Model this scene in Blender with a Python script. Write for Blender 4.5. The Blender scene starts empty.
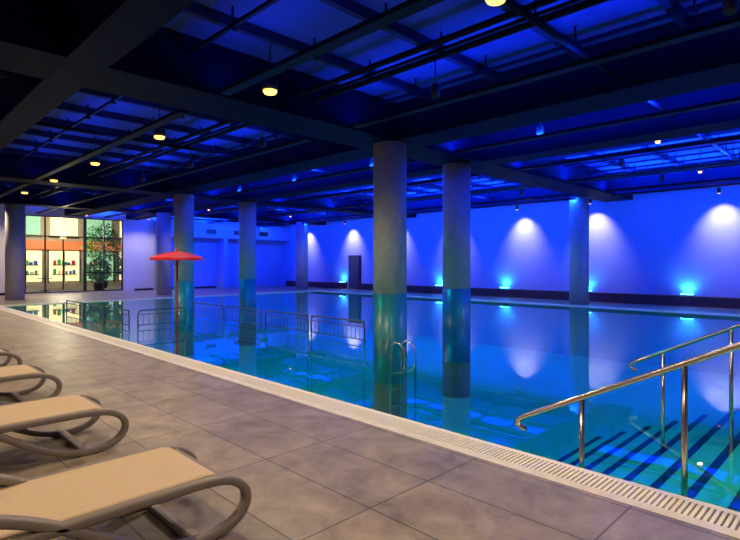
import bpy, math, random
from mathutils import Vector, Matrix
random.seed(7)
sc = bpy.context.scene
sc.view_settings.view_transform = 'Standard'
sc.view_settings.look = 'None'

# ---------------------------------------------------------------- materials
def nm(name):
    m = bpy.data.materials.new(name); m.use_nodes = True
    nt = m.node_tree; nt.nodes.clear()
    o = nt.nodes.new('ShaderNodeOutputMaterial')
    return m, nt, o
def pm(name, col, rough=0.5, metal=0.0, var=0.0, vscale=4.0, bump=0.0, bscale=30.0, emit=None, estr=0.0, spec=0.5):
    m, nt, o = nm(name)
    b = nt.nodes.new('ShaderNodeBsdfPrincipled')
    b.inputs['Base Color'].default_value = (*col, 1)
    b.inputs['Roughness'].default_value = rough
    b.inputs['Metallic'].default_value = metal
    b.inputs['Specular IOR Level'].default_value = spec
    nt.links.new(b.outputs[0], o.inputs[0])
    tc = nt.nodes.new('ShaderNodeTexCoord')
    if var > 0:
        n = nt.nodes.new('ShaderNodeTexNoise'); n.inputs['Scale'].default_value = vscale; n.inputs['Detail'].default_value = 6
        nt.links.new(tc.outputs['Object'], n.inputs['Vector'])
        r = nt.nodes.new('ShaderNodeValToRGB')
        r.color_ramp.elements[0].position = 0.3; r.color_ramp.elements[1].position = 0.7
        r.color_ramp.elements[0].color = (*[c*(1-var) for c in col], 1)
        r.color_ramp.elements[1].color = (*[min(1, c*(1+var)) for c in col], 1)
        nt.links.new(n.outputs[0], r.inputs[0]); nt.links.new(r.outputs[0], b.inputs['Base Color'])
    if bump > 0:
        n2 = nt.nodes.new('ShaderNodeTexNoise'); n2.inputs['Scale'].default_value = bscale; n2.inputs['Detail'].default_value = 4
        nt.links.new(tc.outputs['Object'], n2.inputs['Vector'])
        bp = nt.nodes.new('ShaderNodeBump'); bp.inputs['Strength'].default_value = bump; bp.inputs['Distance'].default_value = 0.01
        nt.links.new(n2.outputs[0], bp.inputs['Height']); nt.links.new(bp.outputs[0], b.inputs['Normal'])
    if emit:
        b.inputs['Emission Color'].default_value = (*emit, 1); b.inputs['Emission Strength'].default_value = estr
    return m
def tilemat(name, c1, c2, mortar, w, h, ms, rough, cloud=0.0, cscale=1.3, plane='XY', bump=0.1):
    m, nt, o = nm(name)
    b = nt.nodes.new('ShaderNodeBsdfPrincipled'); b.inputs['Roughness'].default_value = rough
    nt.links.new(b.outputs[0], o.inputs[0])
    tc = nt.nodes.new('ShaderNodeTexCoord')
    br = nt.nodes.new('ShaderNodeTexBrick'); br.offset = 0.0; br.squash = 1.0
    br.inputs['Scale'].default_value = 1.0
    br.inputs['Brick Width'].default_value = w; br.inputs['Row Height'].default_value = h
    br.inputs['Mortar Size'].default_value = ms; br.inputs['Mortar Smooth'].default_value = 0.1
    br.inputs['Color1'].default_value = (*c1, 1); br.inputs['Color2'].default_value = (*c2, 1); br.inputs['Mortar'].default_value = (*mortar, 1)
    vec = tc.outputs['Object']
    if plane == 'YX':
        sp = nt.nodes.new('ShaderNodeSeparateXYZ'); cb = nt.nodes.new('ShaderNodeCombineXYZ')
        nt.links.new(vec, sp.inputs[0]); nt.links.new(sp.outputs[1], cb.inputs[0]); nt.links.new(sp.outputs[0], cb.inputs[1]); vec = cb.outputs[0]
    if plane == 'ROUND':
        sp = nt.nodes.new('ShaderNodeSeparateXYZ'); cb = nt.nodes.new('ShaderNodeCombineXYZ'); at = nt.nodes.new('ShaderNodeMath'); at.operation = 'ARCTAN2'
        nt.links.new(vec, sp.inputs[0]); nt.links.new(sp.outputs[1], at.inputs[0]); nt.links.new(sp.outputs[0], at.inputs[1])
        nt.links.new(at.outputs[0], cb.inputs[0]); nt.links.new(sp.outputs[2], cb.inputs[1]); vec = cb.outputs[0]
    nt.links.new(vec, br.inputs['Vector'])
    out = br.outputs[0]
    if cloud > 0:
        n = nt.nodes.new('ShaderNodeTexNoise'); n.inputs['Scale'].default_value = cscale; n.inputs['Detail'].default_value = 10; n.inputs['Roughness'].default_value = 0.7
        n.inputs['Distortion'].default_value = 0.35
        nt.links.new(tc.outputs['Object'], n.inputs['Vector'])
        r = nt.nodes.new('ShaderNodeValToRGB'); r.color_ramp.elements[0].position = 0.33; r.color_ramp.elements[1].position = 0.68
        r.color_ramp.elements[0].color = (1-cloud, 1-cloud, 1-cloud, 1); r.color_ramp.elements[1].color = (1+cloud*0.6, 1+cloud*0.6, 1+cloud*0.55, 1)
        nt.links.new(n.outputs[0], r.inputs[0])
        mx = nt.nodes.new('ShaderNodeMix'); mx.data_type = 'RGBA'; mx.blend_type = 'MULTIPLY'; mx.inputs[0].default_value = 1
        nt.links.new(out, mx.inputs[6]); nt.links.new(r.outputs[0], mx.inputs[7]); out = mx.outputs[2]
    nt.links.new(out, b.inputs['Base Color'])
    if bump > 0:
        bp = nt.nodes.new('ShaderNodeBump'); bp.inputs['Strength'].default_value = bump; bp.inputs['Distance'].default_value = 0.004; bp.invert = True
        nt.links.new(br.outputs['Fac'], bp.inputs['Height']); nt.links.new(bp.outputs[0], b.inputs['Normal'])
    return m

M_deck = tilemat('deck_stone_tile', (0.315,0.255,0.175), (0.245,0.205,0.150), (0.09,0.08,0.06), 1.2, 0.6, 0.007, 0.42, 0.5, 2.6, 'YX', 0.4)
M_basin = tilemat('pool_tile', (0.10,0.62,0.54), (0.08,0.56,0.50), (0.2,0.6,0.55), 0.3, 0.15, 0.006, 0.4, 0, 1, 'XY', 0)
M_mosaic = tilemat('mosaic_teal', (0.01,0.19,0.22), (0.015,0.22,0.25), (0.03,0.17,0.18), 0.07, 0.025, 0.003, 0.3, 0, 1, 'ROUND', 0)
M_conc = pm('column_concrete', (0.50,0.48,0.46), 0.75, var=0.10, vscale=7, bump=0.3, bscale=25)
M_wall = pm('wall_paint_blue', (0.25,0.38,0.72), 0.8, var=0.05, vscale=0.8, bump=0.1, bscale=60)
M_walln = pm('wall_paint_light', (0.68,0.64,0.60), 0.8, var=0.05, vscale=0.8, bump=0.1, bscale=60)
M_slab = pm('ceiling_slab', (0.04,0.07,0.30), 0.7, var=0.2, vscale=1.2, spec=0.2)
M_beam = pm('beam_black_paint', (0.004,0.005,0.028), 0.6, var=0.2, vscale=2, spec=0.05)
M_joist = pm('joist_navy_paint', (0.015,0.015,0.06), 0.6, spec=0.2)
M_pipe = pm('conduit_dark', (0.006,0.006,0.02), 0.5, spec=0.1)
M_white = pm('grate_white', (0.78,0.73,0.60), 0.45)
M_coping = pm('coping_stone', (0.66,0.60,0.48), 0.5, var=0.1, vscale=8)
M_dark = pm('channel_dark', (0.03,0.03,0.03), 0.8)
M_steel = pm('brushed_steel', (0.62,0.58,0.54), 0.22, metal=1.0)
M_steeld = pm('railing_steel', (0.14,0.15,0.19), 0.35, metal=0.8)
M_sling = pm('sling_fabric', (0.60,0.465,0.29), 0.75, var=0.05, vscale=60, bump=0.3, bscale=400)
M_resin = pm('lounger_resin', (0.21,0.18,0.155), 0.4)
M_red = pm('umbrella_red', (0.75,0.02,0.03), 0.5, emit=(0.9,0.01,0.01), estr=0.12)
M_strip = pm('step_nosing_dark', (0.0,0.02,0.08), 0.5)
M_plinth = pm('plinth_dark', (0.06,0.03,0.035), 0.5, var=0.2)
M_black = pm('frame_black', (0.012,0.012,0.014), 0.4)
M_lampw = pm('lamp_warm', (1,0.8,0.5), 0.5, emit=(1.0,0.50,0.10), estr=2.8)
M_lamps = pm('lamp_small_warm', (1,0.8,0.5), 0.5, emit=(1.0,0.52,0.14), estr=2.2)
M_lampb = pm('lamp_blue', (0.1,0.4,1), 0.5, emit=(0.05,0.55,1.0), estr=20)

# water: real surface, fresnel mirror over tinted clear body
M_water, nt, o = nm('pool_water')
mix = nt.nodes.new('ShaderNodeMixShader'); fr = nt.nodes.new('ShaderNodeFresnel'); fr.inputs['IOR'].default_value = 1.65
tr = nt.nodes.new('ShaderNodeBsdfTransparent'); tr.inputs['Color'].default_value = (0.40,0.94,0.88,1)
gl = nt.nodes.new('ShaderNodeBsdfGlossy'); gl.inputs['Roughness'].default_value = 0.015; gl.inputs['Color'].default_value = (0.95,0.97,1,1)
tc = nt.nodes.new('ShaderNodeTexCoord'); n = nt.nodes.new('ShaderNodeTexNoise'); n.inputs['Scale'].default_value = 1.6; n.inputs['Detail'].default_value = 2
nt.links.new(tc.outputs['Object'], n.inputs['Vector'])
bp = nt.nodes.new('ShaderNodeBump'); bp.inputs['Strength'].default_value = 0.06; bp.inputs['Distance'].default_value = 0.02
nt.links.new(n.outputs[0], bp.inputs['Height']); nt.links.new(bp.outputs[0], gl.inputs['Normal'])
nt.links.new(fr.outputs[0], mix.inputs[0]); nt.links.new(tr.outputs[0], mix.inputs[1]); nt.links.new(gl.outputs[0], mix.inputs[2]); nt.links.new(mix.outputs[0], o.inputs[0])
M_glass, nt, o = nm('window_glass')
mix = nt.nodes.new('ShaderNodeMixShader'); fr = nt.nodes.new('ShaderNodeFresnel'); fr.inputs['IOR'].default_value = 1.45
tr = nt.nodes.new('ShaderNodeBsdfTransparent'); tr.inputs['Color'].default_value = (0.9,0.95,0.95,1)
gl = nt.nodes.new('ShaderNodeBsdfGlossy'); gl.inputs['Roughness'].default_value = 0.01
nt.links.new(fr.outputs[0], mix.inputs[0]); nt.links.new(tr.outputs[0], mix.inputs[1]); nt.links.new(gl.outputs[0], mix.inputs[2]); nt.links.new(mix.outputs[0], o.inputs[0])

# ---------------------------------------------------------------- mesh builder
class MB:
    def __init__(s): s.v=[]; s.f=[]; s.m=[]; s.sm=[]
    def add(s, vs, fs, mat=0, smooth=False):
        k=len(s.v); s.v += [tuple(v) for v in vs]
        for f in fs: s.f.append([i+k for i in f]); s.m.append(mat); s.sm.append(smooth)
    def box(s, x0,x1,y0,y1,z0,z1,mat=0):
        s.add([(x0,y0,z0),(x1,y0,z0),(x1,y1,z0),(x0,y1,z0),(x0,y0,z1),(x1,y0,z1),(x1,y1,z1),(x0,y1,z1)],
              [(0,3,2,1),(4,5,6,7),(0,1,5,4),(1,2,6,5),(2,3,7,6),(3,0,4,7)],mat)
    def lathe(s, prof, cx=0, cy=0, seg=32, mat=0, cap=True):
        vs=[]; fs=[]
        for r,z in prof:
            for i in range(seg):
                a=2*math.pi*i/seg; vs.append((cx+r*math.cos(a),cy+r*math.sin(a),z))
        for j in range(len(prof)-1):
            for i in range(seg):
                i2=(i+1)%seg; fs.append((j*seg+i,j*seg+i2,(j+1)*seg+i2,(j+1)*seg+i))
        s.add(vs,fs,mat,True)
        if cap:
            k=len(s.v)-len(vs); n=len(prof)
            s.f.append([k+i for i in range(seg)][::-1]); s.m.append(mat); s.sm.append(False)
            s.f.append([k+(n-1)*seg+i for i in range(seg)]); s.m.append(mat); s.sm.append(False)
    def sweep(s, pts, sec, mat=0, up=None, smooth=True):
        pts=[Vector(p) for p in pts]; n=len(pts); vs=[]; fs=[]; m=len(sec); prev=None
        for i,p in enumerate(pts):
            t=(pts[min(i+1,n-1)]-pts[max(i-1,0)]).normalized()
            if up is not None:
                b=Vector(up); a=b.cross(t).normalized()
            else:
                if prev is None:
                    ref=Vector((0,0,1)) if abs(t.z)<0.9 else Vector((1,0,0)); b=(ref-t*ref.dot(t)).normalized()
                else: b=(prev-t*prev.dot(t)).normalized()
                prev=b; a=b.cross(t).normalized()
            for (u,w) in sec: vs.append(p+a*u+b*w)
        for i in range(n-1):
            for j in range(m):
                j2=(j+1)%m; fs.append((i*m+j,i*m+j2,(i+1)*m+j2,(i+1)*m+j))
        fs.append(tuple(range(m))[::-1]); fs.append(tuple((n-1)*m+j for j in range(m)))
        s.add(vs,fs,mat,smooth)
    def tube(s, pts, r, seg=12, mat=0):
        s.sweep(pts,[(r*math.cos(2*math.pi*i/seg),r*math.sin(2*math.pi*i/seg)) for i in range(seg)],mat)
    def make(s, name, mats, loc=(0,0,0), bevel=0, parent=None, recalc=True):
        me=bpy.data.meshes.new(name); me.from_pydata(s.v,[],s.f)
        for m in mats: me.materials.append(m)
        for p,mi,sm in zip(me.polygons,s.m,s.sm): p.material_index=mi; p.use_smooth=sm
        me.update()
        import bmesh
        if recalc:
            bm=bmesh.new(); bm.from_mesh(me); bmesh.ops.recalc_face_normals(bm,faces=bm.faces); bm.to_mesh(me); bm.free()
        ob=bpy.data.objects.new(name,me); sc.collection.objects.link(ob); ob.location=loc
        if bevel>0:
            b=ob.modifiers.new('bevel','BEVEL'); b.width=bevel; b.segments=2; b.limit_method='ANGLE'
        if parent: ob.parent=parent
        return ob
def cr(ctrl, k=8):
    P=[Vector(c) for c in ctrl]; P=[P[0]*2-P[1]]+P+[P[-1]*2-P[-2]]; out=[]
    for i in range(1,len(P)-2):
        p0,p1,p2,p3=P[i-1:i+3]
        for j in range(k):
            t=j/k; out.append(0.5*((2*p1)+(p2-p0)*t+(2*p0-5*p1+4*p2-p3)*t*t+(3*p1-p0-3*p2+p3)*t**3))
    out.append(P[-2]); return out
def light(name, kind, loc, col, power, parent=None, target=None, **kw):
    l=bpy.data.lights.new(name,kind); l.color=col; l.energy=power
    for k,v in kw.items(): setattr(l,k,v)
    ob=bpy.data.objects.new(name,l); sc.collection.objects.link(ob); ob.location=loc
    if target is not None:
        ob.rotation_euler=(Vector(target)-Vector(loc)).to_track_quat('-Z','Y').to_euler()
    if parent:
        ob.parent=parent; ob.matrix_parent_inverse=Matrix.Translation(parent.location).inverted()
    return ob
def ray(px, depth):
    X=(px-370)/518*depth; return ((X+depth)/math.sqrt(2),(depth-X)/math.sqrt(2))

# ---------------------------------------------------------------- room shell (x = across pool, y = along pool)
X0,X1,Y0,Y1 = -4.0,22.8,-5.0,32.0
ZC=5.05; ZB=4.25
PX0,PX1,PY0,PY1 = 4.05,19.5,0.3,24.0     # water
G=0.40                                     # coping + grate width
b=MB()
b.box(X0,PX0-G,Y0,Y1,-0.2,0); b.box(PX1+G,X1,Y0,Y1,-0.2,0)
b.box(PX0-G,PX1+G,Y0,PY0-G,-0.2,0); b.box(PX0-G,PX1+G,PY1+G,Y1,-0.2,0)
b.make('floor',[M_deck])
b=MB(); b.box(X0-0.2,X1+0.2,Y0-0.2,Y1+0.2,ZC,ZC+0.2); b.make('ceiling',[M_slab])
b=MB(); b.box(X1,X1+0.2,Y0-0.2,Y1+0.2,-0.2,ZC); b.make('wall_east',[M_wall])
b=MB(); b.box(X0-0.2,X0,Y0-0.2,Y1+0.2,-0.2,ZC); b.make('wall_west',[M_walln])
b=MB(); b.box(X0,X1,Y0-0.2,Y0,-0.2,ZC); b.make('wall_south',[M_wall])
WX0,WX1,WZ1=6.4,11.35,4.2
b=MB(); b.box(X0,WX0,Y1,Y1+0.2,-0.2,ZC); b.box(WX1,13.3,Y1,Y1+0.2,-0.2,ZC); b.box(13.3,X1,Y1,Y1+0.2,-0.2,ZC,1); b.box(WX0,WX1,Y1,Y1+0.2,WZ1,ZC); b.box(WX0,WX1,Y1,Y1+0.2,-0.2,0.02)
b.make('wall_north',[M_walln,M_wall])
# bulkhead / recessed panels on north wall
b=MB(); b.box(13.2,X1-0.01,Y1-0.9,Y1-0.01,3.3,ZB)
for x in (14.5,16.5,18.5,20.5): b.box(x-0.35,x+0.35,Y1-0.93,Y1-0.9,3.55,3.85,1)
b.make('trim_bulkhead',[M_wall,M_black])
b=MB(); b.box(13.2,13.5,Y1-0.9,Y1-0.01,0,3.3); b.box(17.4,17.7,Y1-0.9,Y1-0.01,0,3.3); b.make('trim_pilasters',[M_wall])
b=MB(); b.box(X1-0.5,X1-0.01,Y0,23.4,0,0.38); b.box(X1-0.5,X1-0.01,24.9,Y1-1,0,0.38); b.make('baseboard_east',[M_plinth],bevel=0.01)
b=MB(); b.box(12.0,13.1,Y1-0.03,Y1,0,0.12); b.box(13.6,17.3,Y1-0.03,Y1,0,0.12); b.box(X0,6.3,Y1-0.03,Y1,0,0.12); b.make('baseboard_north',[M_black])
# door in east wall
b=MB(); b.box(X1-0.07,X1-0.005,23.6,24.7,0,2.15,0); b.box(X1-0.10,X1-0.07,23.7,24.6,0.02,2.08,1); b.box(X1-0.15,X1-0.10,23.78,23.82,0.9,1.2,2)
b.make('door_1',[M_black,pm('door_paint',(0.05,0.06,0.09),0.5),M_steel])

# windows
def window(name,x0,x1,splits,trans,dz=0.04):
    b=MB(); f=0.06; y0,y1=Y1+0.04,Y1+0.14
    b.box(x0,x1,y0,y1,dz,dz+f); b.box(x0,x1,y0,y1,WZ1-f,WZ1); b.box(x0,x0+f,y0,y1,dz+f,WZ1-f); b.box(x1-f,x1,y0,y1,dz+f,WZ1-f)
    for s in splits: b.box(s-f/2,s+f/2,y0,y1,dz+f,WZ1-f)
    xs=[x0+f]+[q for s in splits for q in (s-f/2,s+f/2)]+[x1-f]
    for z in trans:
        for i in range(0,len(xs),2): b.box(xs[i],xs[i+1],y0,y1,z-f/2,z+f/2)
    b.box(x0+f,x1-f,y0+0.045,y0+0.055,dz+f,WZ1-f,1)
    return b.make(name,[M_black,M_glass])
window('window_1',6.4,9.3,[7.35],[3.1])
window('window_2',9.32,11.35,[10.3],[3.1,1.1])

# pool basin
D=-1.9
b=MB(); b.box(PX0-0.15,PX1+0.15,PY0-0.15,PY1+0.15,D-0.2,D); b.make('floor_pool',[M_basin])
b=MB(); b.box(PX0-0.15,PX0,PY0-0.15,PY1+0.15,D,-0.03); b.make('wall_pool_west',[M_basin])
b=MB(); b.box(PX1,PX1+0.15,PY0-0.15,PY1+0.15,D,-0.03); b.make('wall_pool_east',[M_basin])
b=MB(); b.box(PX0,PX1,PY0-0.15,PY0,D,-0.03); b.make('wall_pool_south',[M_basin])
b=MB(); b.box(PX0,PX1,PY1,PY1+0.15,D,-0.03); b.make('wall_pool_north',[M_basin])
b=MB(); b.add([(PX0,PY0,-0.025),(PX1,PY0,-0.025),(PX1,PY1,-0.025),(PX0,PY1,-0.025)],[(0,1,2,3)])
b.make('pool_water',[M_water],recalc=False)   # normal faces up
# overflow grate
b=MB()
def gr(ax, a0, a1, e, sgn, pitch):
    def bx(u0,u1,w0,w1,z0,z1,m):
        u0,u1=sorted((e+sgn*u0,e+sgn*u1))
        if ax=='y': b.box(u0,u1,w0,w1,z0,z1,m)
        else: b.box(w0,w1,u0,u1,z0,z1,m)
    bx(0.0,0.06,a0,a1,-0.03,0.0,0); bx(0.30,G,a0,a1,-0.2,0.003,1); bx(0.15,0.30,a0,a1,-0.2,-0.05,2); bx(0.06,0.15,a0,a1,-0.03,-0.028,2)
    w=a0
    while w<a1-pitch*0.5:
        bx(0.06,0.30,w,w+pitch*0.58,-0.027,0.001,0); w+=pitch
gr('y',PY0-G,PY1+G,PX0,-1,0.036); gr('y',PY0-G,PY1+G,PX1,1,0.12)
gr('x',PX0,PX1,PY0,-1,0.12); gr('x',PX0,PX1,PY1,1,0.12)
b.make('overflow_grate',[M_white,M_coping,M_dark])
# steps
b=MB(); y=PY0+0.02; z=-0.11; SX1=8.9; stepz=[]
for i in range(8):
    y1=y+0.47 if i==0 else y+0.38
    b.box(PX0+0.02,SX1,y,y1,D+0.001,z,0); b.box(PX0+0.04,SX1-0.02,y1-0.07,y1+0.004,z-0.04,z+0.004,1)
    stepz.append((y,y1,z)); y=y1; z-=0.17
b.make('pool_steps',[M_basin,M_strip])
def floor_at(p):
    for a,c,zz in stepz:
        if a<=p<c: return zz
    return D if p>stepz[-1][1] else 0

# ---------------------------------------------------------------- columns
cols=[(390,11.5,1),(456.5,13.9,1),(579,20.8,0),(184,19.9,1),(247.5,22.5,1),(164,27,0),(302,33,0),(15,23.3,0)]
for px,dp,inpool in cols:
    x,y=ray(px,dp); b=MB(); r=0.37
    if inpool:
        b.lathe([(r+0.006,D),(r+0.006,0.95)],seg=48,mat=1); b.lathe([(r,0.95),(r,ZB)],seg=48,mat=0)
    else:
        b.lathe([(r,0.0),(r,ZB)],seg=48,mat=0)
    b.make('concrete_column',[M_conc,M_mosaic],loc=(x,y,0))

# ---------------------------------------------------------------- ceiling structure
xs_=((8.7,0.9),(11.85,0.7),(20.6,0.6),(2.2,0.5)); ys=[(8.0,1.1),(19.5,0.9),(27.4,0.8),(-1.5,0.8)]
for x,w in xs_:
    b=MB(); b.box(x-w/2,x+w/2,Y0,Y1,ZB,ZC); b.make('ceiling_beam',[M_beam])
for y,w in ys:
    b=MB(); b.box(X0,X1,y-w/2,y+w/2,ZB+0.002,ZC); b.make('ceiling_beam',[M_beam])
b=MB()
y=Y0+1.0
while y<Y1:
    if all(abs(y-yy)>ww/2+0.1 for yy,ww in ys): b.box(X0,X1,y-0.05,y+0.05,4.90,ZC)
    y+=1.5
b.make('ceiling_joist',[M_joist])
b=MB()
for x in (-2.4,-0.8,0.8,3.6,5.0,6.2,7.4,10.0,12.9,13.7,14.6,15.5,16.4,17.3,18.2,19.1,21.8):
    b.box(x-0.025,x+0.025,Y0,Y1,4.76,4.81)
    yy=Y0+0.7
    while yy<Y1: b.box(x-0.012,x+0.012,yy-0.012,yy+0.012,4.81,ZC); b.box(x-0.05,x+0.05,yy-0.03,yy+0.03,4.73,4.76); yy+=1.5
b.make('ceiling_rail_grid',[M_pipe])
b=MB()
for x in (5.6,6.0,14.0,18.8): b.tube([(x,Y0,4.60),(x,Y1,4.60)],0.045,10)
for y in (3.0,12.5,23.0): b.tube([(X0,y,4.52),(X1,y,4.52)],0.04,10)
b.make('ceiling_pipework',[M_pipe])

# ---------------------------------------------------------------- lights
BLUE=(0.004,0.058,1.0)
def downlight(x,y,z,power,mat,size=0.07,col=(1,0.75,0.48),ang=150):
    b=MB(); b.lathe([(size,0.02),(size,0.16)],seg=20,mat=0); b.lathe([(size*0.75,-0.03),(size*0.9,0.0),(size*0.9,0.018)],seg=20,mat=1); b.tube([(0,0,0.16),(0,0,ZC-z)],0.012,8,0)
    o=b.make('ceiling_downlight',[M_black,mat],loc=(x,y,z))
    if power: light('lamp','SPOT',(x,y,z-0.05),col,power,o,(x,y,0),spot_size=math.radians(ang),spot_blend=0.6,shadow_soft_size=0.06)
for y in (-1.2,2.8,6.8,10.9,15,19,23,28.5): downlight(4.6,y,4.28,380,M_lampw,0.12)
for y in (0.8,4.8,9.1,13,17,21): downlight(0.3,y,4.28,270,M_lamps,0.05)  # unseen row added as fill over the lounger deck
for y in (3.6,12,24): downlight(12.6,y,4.3,110,M_lamps,0.06)
for y in (3.9,12,24): downlight(17.6,y,4.3,80,M_lamps,0.06)
# wall washers (lavender-white scallops)
for y in (-3.7,0.3,4.3,8.9,12.3,16.3,20.3,24.3,28.8):
    b=MB(); b.lathe([(0.06,0),(0.06,0.18)],seg=16,mat=0); b.lathe([(0.045,-0.015),(0.045,-0.001)],seg=16,mat=1); b.tube([(0,0,0.18),(0,0,ZC-4.15)],0.012,8,0)
    o=b.make('wall_washer_lamp',[M_black,M_lamps],loc=(X1-0.75,y,4.15))
    light('lamp','SPOT',(X1-0.75,y,4.12),(1.0,0.64,0.40),420,o,(X1-0.05,y,2.95),spot_size=math.radians(82),spot_blend=1.0,shadow_soft_size=0.04)
# blue uplights on plinth
for y in (1.4,5.45,9.3,13.3,17.3,21.3,25.2):
    b=MB(); b.box(-0.11,0.11,-0.22,0.22,0,0.05,0); b.box(-0.09,0.09,-0.20,0.20,0.05,0.075,1)
    o=b.make('blue_uplight',[M_black,M_lampb],loc=(X1-0.17,y,0.38))
    light('lamp','SPOT',(X1-0.17,y,0.48),(0.03,0.40,1.0),80,o,(X1-0.05,y,2.0),spot_size=math.radians(160),spot_blend=0.9,shadow_soft_size=0.05)
# blue LED bars, facing the slab
segs=[(-1.0,7.3),(8.7,18.9),(20.1,26.85),(27.95,31.6)]
def ledbar(x,z,pw,y0=-1,tgt='up'):
    for a,c in segs:
        if a<y0: continue
        b=MB(); b.box(x-0.08,x+0.08,a,c,z-0.06,z,0)
        o=b.make('led_light_bar',[M_pipe])
        L=(x,(a+c)/2,z+0.01) if tgt=='up' else (x+0.1,(a+c)/2,z-0.03)
        l=light('lamp','AREA',L,BLUE,pw*(c-a),o,shape='RECTANGLE',size=0.12,size_y=c-a)
        l.rotation_euler=(math.pi,0,0) if tgt=='up' else (0,math.radians(-70),0)
for x in (13.3,16.4,19.6): ledbar(x,4.30,190)
ledbar(10.2,4.30,140); ledbar(6.9,4.30,14); ledbar(4.1,4.30,5); ledbar(-0.5,4.30,1.5)
ledbar(20.1,4.2,30,-1,'wall')
b=MB(); b.box(12.9,20.2,28.3,28.42,4.16,4.24); o=b.make('led_light_bar',[M_pipe])
l=light('lamp','AREA',(16.6,28.46,4.2),BLUE,400,o,shape='RECTANGLE',size=0.12,size_y=7.0); l.rotation_euler=Vector((0,0.94,-0.34)).to_track_quat('-Z','X').to_euler()
# warm/white wash at window side
for x in (12.2,5.4,8.9):
    downlight(x,30.4,4.2,170,M_lamps,0.05,(1,0.88,0.75))
# added coloured lamps above the pool, tinting and brightening its floor
for x in (6.7,10.3,15.0,18.65):
    for y in (1.2,5.2,10.2,13.8,17.2,22.0):
        t=min(1,max(0,(y-1)/9)); u=min(1,max(0,(x-6)/10))
        k=t*(1-0.6*u)
        col=(0.0,0.62+0.24*k,0.80-0.18*k)
        b=MB(); b.lathe([(0.055,0.0),(0.075,0.02),(0.075,0.2),(0.03,0.24)],seg=20,mat=0); b.tube([(0,0,0.24),(0,0,ZC-4.3-0.01)],0.012,8,0)
        o=b.make('pool_fill_light',[M_black],loc=(x,y,4.3))
        light('lamp','SPOT',(x,y,4.28),col,185,o,(x,y,0),spot_size=math.radians(110),spot_blend=1.0,shadow_soft_size=0.0)

# ---------------------------------------------------------------- handrails
def handrail(x,pts,posts):
    b=MB(); P=[(x,p,z) for p,z in pts]; b.tube(cr(P,6),0.024,14)
    for p,z in posts: b.tube([(x,p,floor_at(p)+0.006),(x,p,z)],0.021,12)
    return b.make('pool_handrail',[M_steel])
def zr(p): return 1.06-0.51*(p-0.695)
def mk(x,off,pend,posts):
    f=lambda p: zr(p)+off
    pts=[(pend-0.06,f(pend)-0.09),(pend+0.01,f(pend)-0.06),(pend,f(pend)-0.01),(pend-0.08,f(pend-0.08)),(pend-0.5,f(pend-0.5)),(1.0,f(1.0)),(0.6,f(0.6)),(0.25,f(0.25)),(0.0,f(0.05)+0.01),(-0.3,f(0.05)+0.01),(-0.42,f(0.05)-0.1),(-0.42,0.5),(-0.42,0.0)]
    handrail(x,pts,[(p,f(p)) for p in posts])
mk(4.17,0,2.30,[1.02,1.75]); mk(6.95,0.1,2.28,[1.24,1.93])

# ladder near centre column
b=MB(); lx,ly=ray(396,8.95)
for dx in (0,0.28):
    P=[(lx+dx,ly-0.2,D+0.01),(lx+dx,ly-0.2,-0.2),(lx+dx,ly-0.19,0.10),(lx+dx,ly-0.12,0.20),(lx+dx,ly,0.24),(lx+dx,ly+0.08,0.20),(lx+dx,ly+0.12,0.10),(lx+dx,ly+0.13,-0.2),(lx+dx,ly+0.13,D+0.01)]
    b.tube(cr(P,5),0.016,10)
for z in (-0.3,-0.6,-0.9): b.tube([(lx,ly+0.13,z),(lx+0.28,ly+0.13,z)],0.016,8)
b.make('pool_ladder',[M_steel])

# in-pool railings (steel above water, submerged posts painted pool colour to imitate water haze)
M_posthaze=pm('post_water_haze',(0.09,0.55,0.50),0.5)
def railing(a,c,h=0.42):
    a=Vector((*a,0)); c=Vector((*c,0)); L=(c-a).length; d=(c-a)/L; b=MB()
    U=Vector((0,0,1)); 
    n=max(1,round(L/1.95)); seg=L/n; gap=0.06
    for k in range(n):
        s0=a+d*(k*seg+gap); s1=a+d*((k+1)*seg-gap)
        b.tube(cr([s0-U*0.04,s0+U*(h-0.12),s0+U*(h-0.02)+d*0.05,s0+U*h+d*0.14,s1+U*h-d*0.14,s1+U*(h-0.02)-d*0.05,s1+U*(h-0.12),s1-U*0.04],5),0.018,8)
        for q in (s0,s1): b.tube([q+U*D,q-U*0.04],0.016,8,1)
        b.tube([s0+U*0.05,s1+U*0.05],0.012,6); b.tube([s0+U*(h-0.1),s1+U*(h-0.1)],0.009,6)
        m=int((s1-s0).length/0.13)
        for j in range(1,m): q=s0+(s1-s0)*(j/m); b.tube([q+U*0.05,q+U*(h-0.1)],0.006,6)
    b.make('pool_railing',[M_steeld,M_posthaze])
railing((7.4,7.5),(7.4,11.2)); railing((7.4,11.3),(7.4,15.1)); railing((4.95,13.5),(4.95,19.0)); railing((5.05,13.4),(6.4,13.4))

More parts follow.
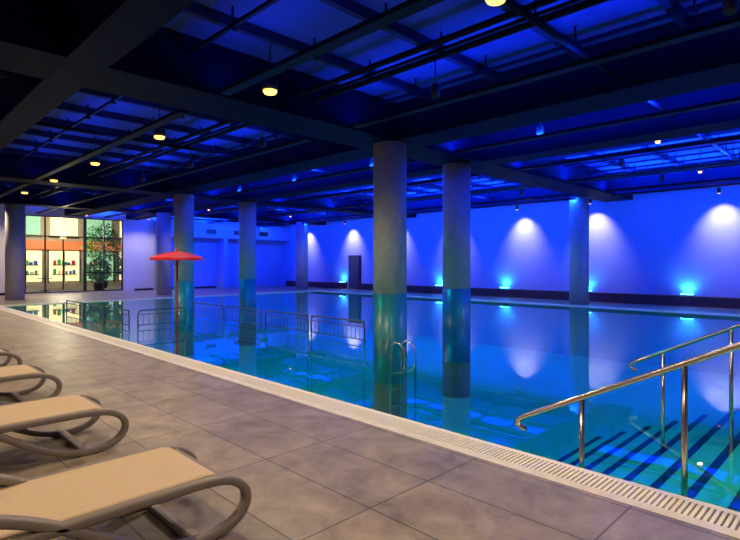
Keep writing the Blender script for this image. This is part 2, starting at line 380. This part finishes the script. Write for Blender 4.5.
# red umbrella
ux,uy=ray(177,14.3); b=MB(); R=0.72; seg=48; rings=8; vs=[];fs=[]
for j in range(rings+1):
    t=j/rings
    for i in range(seg):
        a=2*math.pi*i/seg; ph=(i%6)/6.0; sc_=math.sin(math.pi*ph)
        r=R*t*(1-0.035*sc_*t); z=1.96-0.18*t**1.4-0.03*sc_*t*0.6
        vs.append((r*math.cos(a),r*math.sin(a),z))
for j in range(rings):
    for i in range(seg):
        i2=(i+1)%seg; fs.append((j*seg+i,j*seg+i2,(j+1)*seg+i2,(j+1)*seg+i))
vs2=[(x,y,z-0.015) for x,y,z in vs]
b.add(vs,fs,0,True); b.add(vs2,fs,0,True)
b.add([vs[rings*seg+i] for i in range(seg)]+[(vs[rings*seg+i][0],vs[rings*seg+i][1],vs[rings*seg+i][2]-0.06) for i in range(seg)],[(i,(i+1)%seg,seg+(i+1)%seg,seg+i) for i in range(seg)],0,True)
b.lathe([(0.03,D),(0.03,1.95)],seg=16,mat=1); b.lathe([(0.03,1.95),(0.035,2.0),(0.01,2.03)],seg=16,mat=0)
b.lathe([(0.16,D),(0.16,D+0.05),(0.05,D+0.09),(0.045,D+0.3)],seg=24,mat=1)
for i in range(8):
    a=2*math.pi*i/8; b.tube([(0.03*math.cos(a),0.03*math.sin(a),1.55),(0.42*math.cos(a),0.42*math.sin(a),1.84)],0.008,6,1)
    b.tube([(0.03*math.cos(a),0.03*math.sin(a),1.92),(0.70*math.cos(a),0.70*math.sin(a),1.74)],0.008,6,1)
b.make('red_umbrella',[M_red,pm('umbrella_pole',(0.35,0.05,0.06),0.4)],loc=(ux,uy,0))

# ---------------------------------------------------------------- sun loungers
def rrect(w,h,r,k=3):
    out=[]
    for cx,cy,a0 in ((w/2-r,h/2-r,0),(-w/2+r,h/2-r,90),(-w/2+r,-h/2+r,180),(w/2-r,-h/2+r,270)):
        for i in range(k+1):
            a=math.radians(a0+90*i/k); out.append((cx+r*math.cos(a),cy+r*math.sin(a)))
    return out
def lounger(fx,cy):
    b=MB(); sec=rrect(0.052,0.065,0.016)
    prof=[(1.95,0.46),(1.5,0.37),(1.15,0.345),(0.7,0.345),(0.3,0.345),(0.1,0.34),(-0.04,0.315),(-0.135,0.245),(-0.15,0.16),(-0.10,0.085),(0.0,0.040),(0.16,0.027),(0.34,0.06),(0.52,0.14),(0.72,0.265),(0.92,0.385),(1.12,0.47),(1.35,0.51),(1.6,0.48),(1.76,0.36),(1.80,0.2),(1.82,0.0)]
    for sy in (-1,1):
        b.sweep(cr([(-s,sy*0.345,z) for s,z in prof],7),sec,1,up=(0,1,0))
        b.sweep(cr([(-s,sy*0.29,z) for s,z in [(1.9,0.44),(1.5,0.36),(1.15,0.335),(0.6,0.335),(0.0,0.325)]],5),rrect(0.035,0.05,0.01),1,up=(0,1,0))
    for s,z in ((0.0,0.325),(0.6,0.325),(1.15,0.325),(1.88,0.435)): b.box(-s-0.02,-s+0.02,-0.34,0.34,z-0.02,z+0.015,1)
    b.box(-0.2,-0.14,-0.34,0.34,0.02,0.05,1); b.box(-1.84,-1.80,-0.34,0.34,0.12,0.16,1)
    nx,ny=40,12; vs=[];fs=[]
    def zs(s):
        base=0.366 if s<1.1 else 0.366+(s-1.1)*0.135
        if s<0.08: base-= (0.08-s)**2*5
        return base
    for top in (1,0):
        for i in range(nx+1):
            s=-0.02+1.94*i/nx
            for j in range(ny+1):
                v=-1+2*j/ny; z=zs(s)-0.018*(1-v*v)*min(1,s*3+0.1)+(0.006 if top else -0.004)
                vs.append((-s,v*0.325,z))
    N=(nx+1)*(ny+1)
    for i in range(nx):
        for j in range(ny):
            q=i*(ny+1)+j; fs.append((q,q+1,q+ny+2,q+ny+1)); fs.append((N+q,N+q+ny+1,N+q+ny+2,N+q+1))
    for i in range(nx):
        for q,q2 in ((i*(ny+1),(i+1)*(ny+1)),(i*(ny+1)+ny,(i+1)*(ny+1)+ny)): fs.append((q,q2,N+q2,N+q))
    for j in range(ny):
        for q in (j,nx*(ny+1)+j): fs.append((q,q+1,N+q+1,N+q))
    b.add(vs,fs,0,True)
    b.make('sun_lounger',[M_sling,M_resin],loc=(fx,cy,0))
for cy in (3.12,5.1,7.15,9.15): lounger(1.55,cy)

# ---------------------------------------------------------------- outside
b=MB(); b.box(-6,24,Y1+0.2,48,-0.3,-0.02); b.make('ground_terrace',[pm('terrace_paving',(0.3,0.28,0.26),0.8,var=0.2)])
M_fac=pm('facade_plaster',(0.55,0.45,0.30),0.8,var=0.1); M_shop=pm('shop_glow',(1,0.85,0.55),0.6,emit=(1.0,0.76,0.34),estr=1.4); M_or=pm('awning_orange',(0.5,0.14,0.06),0.6,emit=(0.9,0.22,0.04),estr=0.7)
M_cool=pm('shop_glow_green',(0.3,0.6,0.5),0.6,emit=(0.45,0.75,0.40),estr=0.7)
goods=[pm('goods_red',(0.7,0.05,0.05),0.6),pm('goods_blue',(0.05,0.15,0.6),0.6),pm('goods_white',(0.85,0.85,0.8),0.6),pm('goods_green',(0.1,0.5,0.15),0.6)]
b=MB(); b.box(0,22,41,41.4,-0.02,7,0)
for k,x in enumerate((5.0,7.3,9.6,11.9,14.2,16.5)):
    mm=4 if k in (0,3) else 1
    b.box(x,x+1.9,40.93,41,0.4,2.5,mm); b.box(x+0.92,x+0.98,40.9,40.93,0.4,2.5,2); b.box(x-0.06,x,40.88,41,0.3,2.6,2); b.box(x+1.9,x+1.96,40.88,41,0.3,2.6,2)
    b.box(x+0.1,x+1.8,40.93,41,3.6,4.9,4 if k%2 else 1); b.box(x,x+1.9,40.9,41,3.4,3.5,2)
    for zz in (0.85,1.5):
        b.box(x+0.2,x+1.7,40.7,40.93,zz,zz+0.05,2)
        xx=x+0.25
        while xx<x+1.5:
            ww=random.uniform(0.1,0.22); b.box(xx,xx+ww,40.74,40.88,zz+0.05,zz+0.05+random.uniform(0.15,0.4),5+random.randrange(4)); xx+=ww+random.uniform(0.03,0.15)
b.box(0,22,40.6,41,2.6,3.2,3)
b.make('storefront_building',[M_fac,M_shop,M_black,M_or,M_cool]+goods)
M_leaf=pm('leaf_green',(0.06,0.30,0.05),0.6,var=0.4,vscale=3)
def bush(cx,cy,r,h,n,name):
    b=MB()
    b.lathe([(0.25,-0.02),(0.32,0.45)],seg=20,mat=1)
    b.tube([(0,0,0.4),(0.05,0,h*0.6),(0,0.05,h)],0.04,8,2)
    for i in range(n):
        th=random.uniform(0,6.28); ph=math.acos(random.uniform(-1,1)); rr=r*random.uniform(0.3,1)**0.5
        c=Vector((rr*math.sin(ph)*math.cos(th),rr*math.sin(ph)*math.sin(th),h+rr*math.cos(ph)*1.1)); c.z=max(c.z,0.5)
        d=Vector((random.gauss(0,1),random.gauss(0,1),random.gauss(0,1))).normalized(); e=d.orthogonal().normalized(); L=random.uniform(0.12,0.22); w=L*0.3
        b.add([c,c+d*L*0.5+e*w,c+d*L,c+d*L*0.5-e*w],[(0,1,2,3)],0)
    b.make(name,[M_leaf,M_black,pm('bark',(0.1,0.06,0.03),0.8)],loc=(cx,cy,0))
bush(10.7,34.2,0.7,1.2,800,'potted_shrub'); bush(12.5,34.4,0.8,1.5,900,'potted_shrub'); bush(12.0,37.5,1.2,3.0,1300,'potted_tree')
b=MB()
b.lathe([(0.25,-0.02),(0.25,0.01),(0.03,0.03),(0.03,0.70),(0.40,0.71),(0.40,0.74)],seg=28,mat=0)
b.make('cafe_table',[M_black],loc=(8.3,36.2,0))
b=MB(); b.tube([(0,0,-0.02),(0,0,3.2)],0.04,10,0); b.lathe([(0.16,3.2),(0.2,3.35),(0.12,3.5)],seg=20,mat=1)
o=b.make('added_terrace_lamp',[M_black,M_shop],loc=(9.6,37.5,0)); light('lamp','POINT',(9.6,37.5,3.7),(1,0.85,0.6),600,o,shadow_soft_size=0.15)  # lamp post added to light the terrace and shopfront

# ---------------------------------------------------------------- world & camera
w=bpy.data.worlds.new('night'); sc.world=w; w.use_nodes=True
w.node_tree.nodes['Background'].inputs[0].default_value=(0.02,0.03,0.08,1); w.node_tree.nodes['Background'].inputs[1].default_value=0.6
cam=bpy.data.cameras.new('camera'); co=bpy.data.objects.new('camera',cam); sc.collection.objects.link(co)
co.location=(0,0,1.6); co.rotation_euler=(math.pi/2,0,-math.pi/4)
cam.sensor_width=36; cam.lens=36*518/740; cam.shift_y=-6/740; cam.clip_start=0.05; cam.clip_end=200
sc.camera=co
